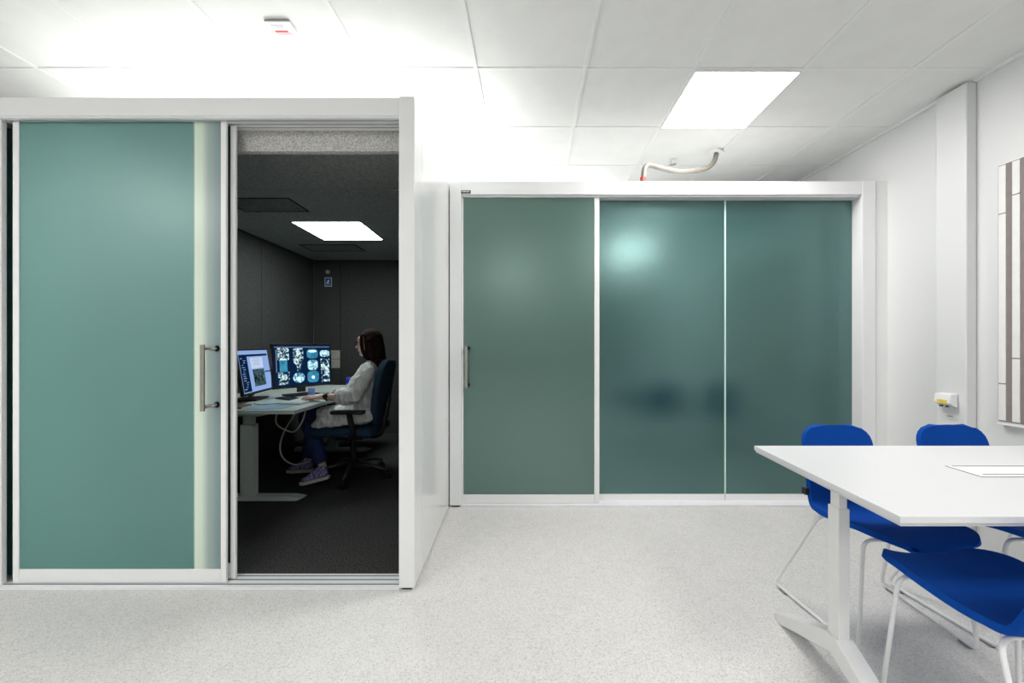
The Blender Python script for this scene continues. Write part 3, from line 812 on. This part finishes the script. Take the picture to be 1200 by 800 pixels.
for k in range(5):
    a = R(-82+72*k); dx, dy = math.cos(a), math.sin(a)
    o = MB().tube([(dx*.04, dy*.04, .135), (dx*.20, dy*.20, .115), (dx*.31, dy*.31, .080)], [(.022, .018), (.018, .014), (.014, .010)], 10).build('base_arm', M['steel_dark'], oc, True)
    g = MB()
    px_, py_ = dx*.32, dy*.32; ax = Vector((math.cos(a+.9), math.sin(a+.9), 0))
    for s_ in (-1, 1):
        cc = Vector((px_, py_, .031)); g.cyl(cc+ax*s_*.008, cc+ax*s_*.026, .030, 20)
    g.cyl((px_, py_, .05), (px_, py_, .085), .008, 8)
    g.build('caster', M['black'], o, 40)

# ------------------------------------------------------------------ seated person
P0 = (-1.30, 3.50, 0)
pr = empty('person', P0); tag(pr, 'person with long brown hair in a white tunic and blue jeans, seated at monitors', 'person')
inv = Matrix.Translation((-P0[0], -P0[1], 0))
def loc(mb):
    for v in mb.bm.verts: v.co = inv @ v.co
    return mb
V = Vector
b = MB()
# head, face profile looks toward -X, slightly down
hc = V((-1.262, 3.50, 1.160))
b.ell(hc+V((.010, 0, .012)), (.093, .074, .095))
b.ell(hc+V((-.032, 0, -.040)), (.058, .058, .072))            # face / jaw
b.ell(hc+V((-.058, 0, -.092)), (.026, .028, .022))            # chin
b.ell(hc+V((-.072, 0, .030)), (.026, .050, .032))             # brow
b.tube([hc+V((-.088, 0, .008)), hc+V((-.104, 0, -.022)), hc+V((-.108, 0, -.034))], [.009, .012, .013], 10, r2='round')   # nose
b.ell(hc+V((-.089, 0, -.056)), (.012, .022, .006)); b.ell(hc+V((-.087, 0, -.067)), (.012, .020, .006))     # lips
for sy in (-1, 1):
    b.ell(hc+V((-.080, sy*.030, .006)), (.012, .014, .009))   # eye lids
    b.ell(hc+V((-.055, sy*.038, -.030)), (.028, .022, .030))  # cheeks
    b.ell(hc+V((.012, sy*.075, -.012)), (.018, .009, .030))   # ears
b.tube([hc+V((.020, 0, -.05)), hc+V((.030, 0, -.13)), V((-1.225, 3.50, .985))], [.050, .046, .056], 16, r2='round')
# trunk under the tunic
b.tube([V((-1.225, 3.5, .97)), V((-1.235, 3.5, .90)), V((-1.262, 3.5, .78)), V((-1.29, 3.5, .66)), V((-1.30, 3.5, .56))],
       [(.12, .05), (.15, .072), (.14, .078), (.13, .078), (.14, .075)], 20, r2='round')
for sy in (-1, 1):
    near = sy < 0
    sh = V((-1.225, 3.5+sy*.165, .935))
    el = V((-1.315, 3.245, .715)) if near else V((-1.315, 3.735, .725))
    wr = V((-1.505, 3.180, .738)) if near else V((-1.490, 3.635, .735))
    b.tube([sh, (sh+el)/2, el], [.050, .044, .038], 14, r2='round')
    b.tube([el, el*.6+wr*.4, wr], [.038, .036, .024], 14, side=V((0, 1, 0)), r2='round')
    # hand
    if near:
        b.tube([wr, wr+V((-.045, -.002, -.004)), wr+V((-.090, -.004, -.008))], [(.026, .020), (.038, .016), (.038, .012)], 14, side=V((0, 1, 0)), r2='round')
        for f_, (dy, L_) in enumerate(((-.032, .058), (-.011, .074), (.011, .078), (.031, .068))):
            p = wr+V((-.088, dy-.004, -.006))
            b.tube([p, p+V((-L_*.42, dy*.12, .010)), p+V((-L_*.75, dy*.18, .002)), p+V((-L_, dy*.2, -.010))], [.0098, .0090, .0084, .0072], 10, r2='round')
        p = wr+V((-.035, .028, -.004)); b.tube([p, p+V((-.030, .022, -.002)), p+V((-.062, .030, -.008))], [.013, .011, .009], 10, r2='round')
    else:
        b.tube([wr, wr+V((-.045, -.004, .006)), wr+V((-.082, -.006, .006))], [(.026, .020), (.038, .017), (.037, .014)], 14, side=V((0, 1, 0)), r2='round')
        for f_, (dy, L_) in enumerate(((-.031, .066), (-.011, .076), (.011, .074), (.031, .056))):
            p = wr+V((-.082, dy-.005, .006))
            b.tube([p, p+V((-L_*.40, dy*.1, .004)), p+V((-L_*.72, dy*.12, -.010)), p+V((-L_*.92, dy*.12, -.024))], [.0098, .0090, .0084, .0072], 10, r2='round')
        p = wr+V((-.035, -.028, -.002)); b.tube([p, p+V((-.030, -.018, -.010)), p+V((-.060, -.022, -.020))], [.013, .011, .009], 10, r2='round')
# legs (under trousers) and ankles
legs = []
for sy in (-1, 1):
    near = sy < 0
    hip = V((-1.30, 3.5+sy*.095, .545)); 
    kn = V((-1.735, 3.375, .540)) if near else V((-1.785, 3.625, .545))
    an = V((-1.575, 3.315, .150)) if near else V((-1.850, 3.600, .115))
    legs.append((hip, kn, an, near))
    b.tube([hip, (hip+kn)/2, kn], [.078, .068, .052], 14, r2='round')
    b.tube([kn, kn*.65+an*.35, an], [.052, .050, .030], 14, r2='round')
    toe = an+V((-.155, -.02, -.105)) if near else an+V((-.16, 0, -.085))
    hl = an+V((.03, 0, -.045))
    b.tube([an, an*.7+toe*.3+V((0, 0, -.03)), an*.4+toe*.6+V((0, 0, -.02))], [.026, .022, .012], 12, r2='round')
body = remeshed(loc(b), 'body', M['skin'], pr, .0045, 3, .5)
# jeans
j = MB()
j.tube([V((-1.29, 3.5, .60)), V((-1.30, 3.5, .55))], [(.165, .08), (.175, .075)], 20, r2='round')
for hip, kn, an, near in legs:
    j.tube([hip, (hip+kn)/2, kn], [.086, .082, .068], 16, r2='round')
    j.tube([kn, kn*.6+an*.4, an*.93+kn*.07], [.068, .064, .052], 16)
remeshed(loc(j), 'jeans', M['jeans'], pr, .007, 4, .5, (.014, .05))
# tunic
t_ = MB()
t_.tube([V((-1.225, 3.5, 1.0)), V((-1.225, 3.5, .975)), V((-1.235, 3.5, .925)), V((-1.262, 3.5, .83)), V((-1.282, 3.5, .70)), V((-1.300, 3.5, .60)), V((-1.305, 3.5, .55))],
        [(.075, .06), (.135, .082), (.185, .095), (.190, .104), (.185, .105), (.195, .105), (.205, .098)], 28, r2='round')
for hip, kn, an, near in legs:
    e_ = hip.lerp(kn, .66 if near else .5)
    t_.tube([hip+V((0, 0, .02)), hip.lerp(e_, .5)+V((0, 0, .018)), e_+V((0, 0, .012))], [(.115, .10), (.108, .090), (.094, .082)], 20, r2='round')
# drape hem hanging to the side of the seat
t_.tube([V((-1.20, 3.335, .56)), V((-1.40, 3.315, .54)), V((-1.60, 3.305, .505)), V((-1.655, 3.30, .485))], [(.03, .05), (.03, .06), (.026, .045), (.014, .02)], 14, r2='round')
for sy in (-1, 1):
    sh = V((-1.222, 3.5+sy*.158, .932)); el = V((-1.305, 3.238, .735)) if sy < 0 else V((-1.305, 3.742, .745))
    cu = V((-1.372, 3.215, .735)) if sy < 0 else V((-1.370, 3.715, .745))
    t_.tube([V((-1.225, 3.5+sy*.09, .955)), sh, sh.lerp(el, .5)+V((.0, 0, 0)), el, cu], [.055, .068, .078, .080, .070], 20, r2='round')
tun = remeshed(loc(t_), 'tunic', M['tunic'], pr, .006, 6, .5, (.022, .055))
# badge with white card on the chest
bd = MB().box(-.012, .012, -.035, .035, -.03, .03, bev=.008, mtx=Matrix.Translation((-1.392-P0[0], 3.385-P0[1], .845)) @ Matrix.Rotation(R(-18), 4, 'Y')).build('badge', M['bluebadge'], pr)
MB().box(-.006, .006, -.022, .018, -.03, .03, mtx=Matrix.Translation((-1.398-P0[0], 3.385-P0[1], .795))).build('badge_card', M['paper'], bd)
# hair
h = MB()
h.ell(hc+V((.018, 0, .024)), (.102, .088, .102))
h.tube([hc+V((.050, 0, .04)), hc+V((.070, 0, -.05)), hc+V((.085, 0, -.14)), hc+V((.110, 0, -.21)), hc+V((.118, 0, -.255))], [(.085, .060), (.092, .062), (.095, .055), (.080, .035), (.050, .018)], 20, r2='round')
for sy in (-1, 1):
    h.tube([hc+V((-.030, sy*.062, .060)), hc+V((-.012, sy*.078, .0)), hc+V((.0, sy*.082, -.06)), hc+V((.018, sy*.084, -.115)), hc+V((.040, sy*.078, -.15))], [(.022, .030), (.020, .042), (.020, .044), (.020, .036), (.012, .016)], 14, r2='round')
    h.tube([hc+V((.03, sy*.070, .02)), hc+V((.05, sy*.080, -.06)), hc+V((.07, sy*.084, -.14)), hc+V((.10, sy*.07, -.22))], [.034, .036, .032, .016], 14, r2='round')
hair = remeshed(loc(h), 'hair', M['hair'], pr, .005, 5, .5, (.003, .02))
MB().tube([V(p)-V((P0[0], P0[1], 0)) for p in (hc+V((-.018, -.090, .055)), hc+V((-.010, -.097, .0)), hc+V((-.002, -.100, -.06)))], .0028, 6).build('hair_strand', M['gold'], hair)
# eyes, brows, lips
for sy in (-1, 1):
    e_ = loc(MB().ell(hc+V((-.0885, sy*.030, .006)), (.006, .0085, .0055), seg=16)).build('eye', M['paper'], pr, True)
    loc(MB().ell(hc+V((-.0935, sy*.030, .005)), (.003, .0042, .0042), seg=12)).build('iris', M['hair'], e_, True)
    loc(MB().tube([hc+V((-.094, sy*.016, .026)), hc+V((-.097, sy*.030, .030)), hc+V((-.088, sy*.045, .026))], .0026, 6)).build('eyebrow', M['hair'], pr, True)
loc(MB().ell(hc+V((-.097, 0, -.056)), (.006, .017, .0035), seg=14).ell(hc+V((-.096, 0, -.063)), (.006, .015, .004), seg=14)).build('lips', mat('lips', (.50, .16, .15), .5), pr, True)
# glasses
g = MB()
for sy in (-1, 1):
    cc = hc+V((-.100, sy*.032, .004)); 
    g.torus(cc, .021, .0024, 'x', 20, 6)
    g.tube([cc+V((0, sy*.02, .006)), hc+V((-.06, sy*.074, .008)), hc+V((.01, sy*.080, .0))], .0022, 6)
g.tube([hc+V((-.102, -.011, .006)), hc+V((-.102, .011, .006))], .002, 6)
loc(g).build('glasses', M['black'], pr, True)
# watch
wr = V((-1.480, 3.188, .736))
w_ = MB().torus(V((0, 0, 0)), .031, .0055, 'x', 24, 8)
for v in w_.bm.verts: v.co = V((v.co.x*1.6, v.co.y, v.co.z*.9)) + wr - V((P0[0], P0[1], 0))
wt = w_.build('watch', M['black'], pr, True)
MB().cyl(wr+V((.0, -.033, .006))-V((P0[0], P0[1], 0)), wr+V((.0, -.041, .008))-V((P0[0], P0[1], 0)), .019, 20).build('watch_face', M['black'], wt, 40)
# shoes
def shoe(an, toe_z, heel_z, dy):
    e = empty('shoe', (0, 0, 0)); e.parent = pr
    heel = V((an.x+.055, an.y, heel_z)); toe = V((an.x-.175, an.y+dy, toe_z))
    d = (toe-heel); L_ = d.length; ang = math.asin((heel.z-toe.z)/L_); yaw = math.atan2(d.y, d.x)
    mt = Matrix.Translation(heel-V((P0[0], P0[1], 0))) @ Matrix.Rotation(yaw, 4, 'Z') @ Matrix.Rotation(ang, 4, 'Y')
    prof = [(0, .026), (.03, .034), (.08, .032), (.14, .038), (.19, .040), (.225, .030), (L_, .012)]
    def outl(sc_):
        up = [(x, w*sc_) for x, w in prof]; return [(0, 0.0)] + up + [(L_+.004, 0)] + [(x, -w) for x, w in up[::-1]]
    mb = MB().prism(outl(1.08), 'z', 0, .024, bev=.005)
    mb.build('sole', M['sole'], e, None, mt)
    u = MB()
    u.tube([V((.035, 0, .05)), V((.09, 0, .055)), V((.15, 0, .040)), V((.205, 0, .032))], [(.032, .038), (.034, .040), (.038, .026), (.032, .018)], 16, side=V((0, 1, 0)), r2='round')
    u.tube([V((.035, 0, .04)), V((.045, 0, .085)), V((.05, 0, .115))], [(.034, .036), (.034, .040), (.036, .042)], 16, side=V((0, 1, 0)))
    remeshed(u, 'upper', M['shoe'], e, .005, 3, .5, None, mt)
    l = MB()
    for i in range(4): l.tube([V((.085+.022*i, -.022, .098-.012*i)), V((.090+.022*i, 0, .101-.012*i)), V((.085+.022*i, .022, .098-.012*i))], .003, 6)
    l.build('laces', M['ltgrey'], e, True, mt)
shoe(legs[0][2], .004, .055, -.02)
shoe(legs[1][2], .012, .022, 0)

# ------------------------------------------------------------------ lights
def area(name, loc_, rot, size, power, col=(1, 1, 1), sy=None):
    l = bpy.data.lights.new(name, 'AREA'); l.energy = power; l.size = size; l.color = col
    if sy: l.shape = 'RECTANGLE'; l.size_y = sy
    o = bpy.data.objects.new(name, l); COL.objects.link(o); o.location = loc_; o.rotation_euler = rot
    return o
area('booth_uplight', (-1.35, 2.75, 2.32), (R(180), 0, 0), 2.1, 27, (1, .995, .98), .7)
area('far_booth_uplight', (.0, 4.3, 2.33), (R(180), 0, 0), 1.6, 15, (1, .995, .98), 1.0)

w = bpy.data.worlds.new('world'); sc.world = w; w.use_nodes = True
w.node_tree.nodes['Background'].inputs[0].default_value = (.5, .52, .52, 1); w.node_tree.nodes['Background'].inputs[1].default_value = .3

# ------------------------------------------------------------------ camera
cam = bpy.data.cameras.new('camera'); co = bpy.data.objects.new('camera', cam); COL.objects.link(co)
co.location = (0, 0, H); co.rotation_euler = (R(90), 0, 0)
cam.sensor_width = 36; cam.lens = 475/1200*36; cam.clip_start = .02
cam.shift_x = -4/1200; cam.shift_y = 4/1200
sc.camera = co
sc.view_settings.view_transform = 'Standard'; sc.view_settings.look = 'None'
sc.view_settings.exposure = 0; sc.view_settings.gamma = 1
try:
    sc.cycles.use_denoising = True; sc.cycles.max_bounces = 10; sc.cycles.diffuse_bounces = 6; sc.cycles.sample_clamp_indirect = 6
    sc.cycles.caustics_reflective = False; sc.cycles.caustics_refractive = False
except Exception: pass
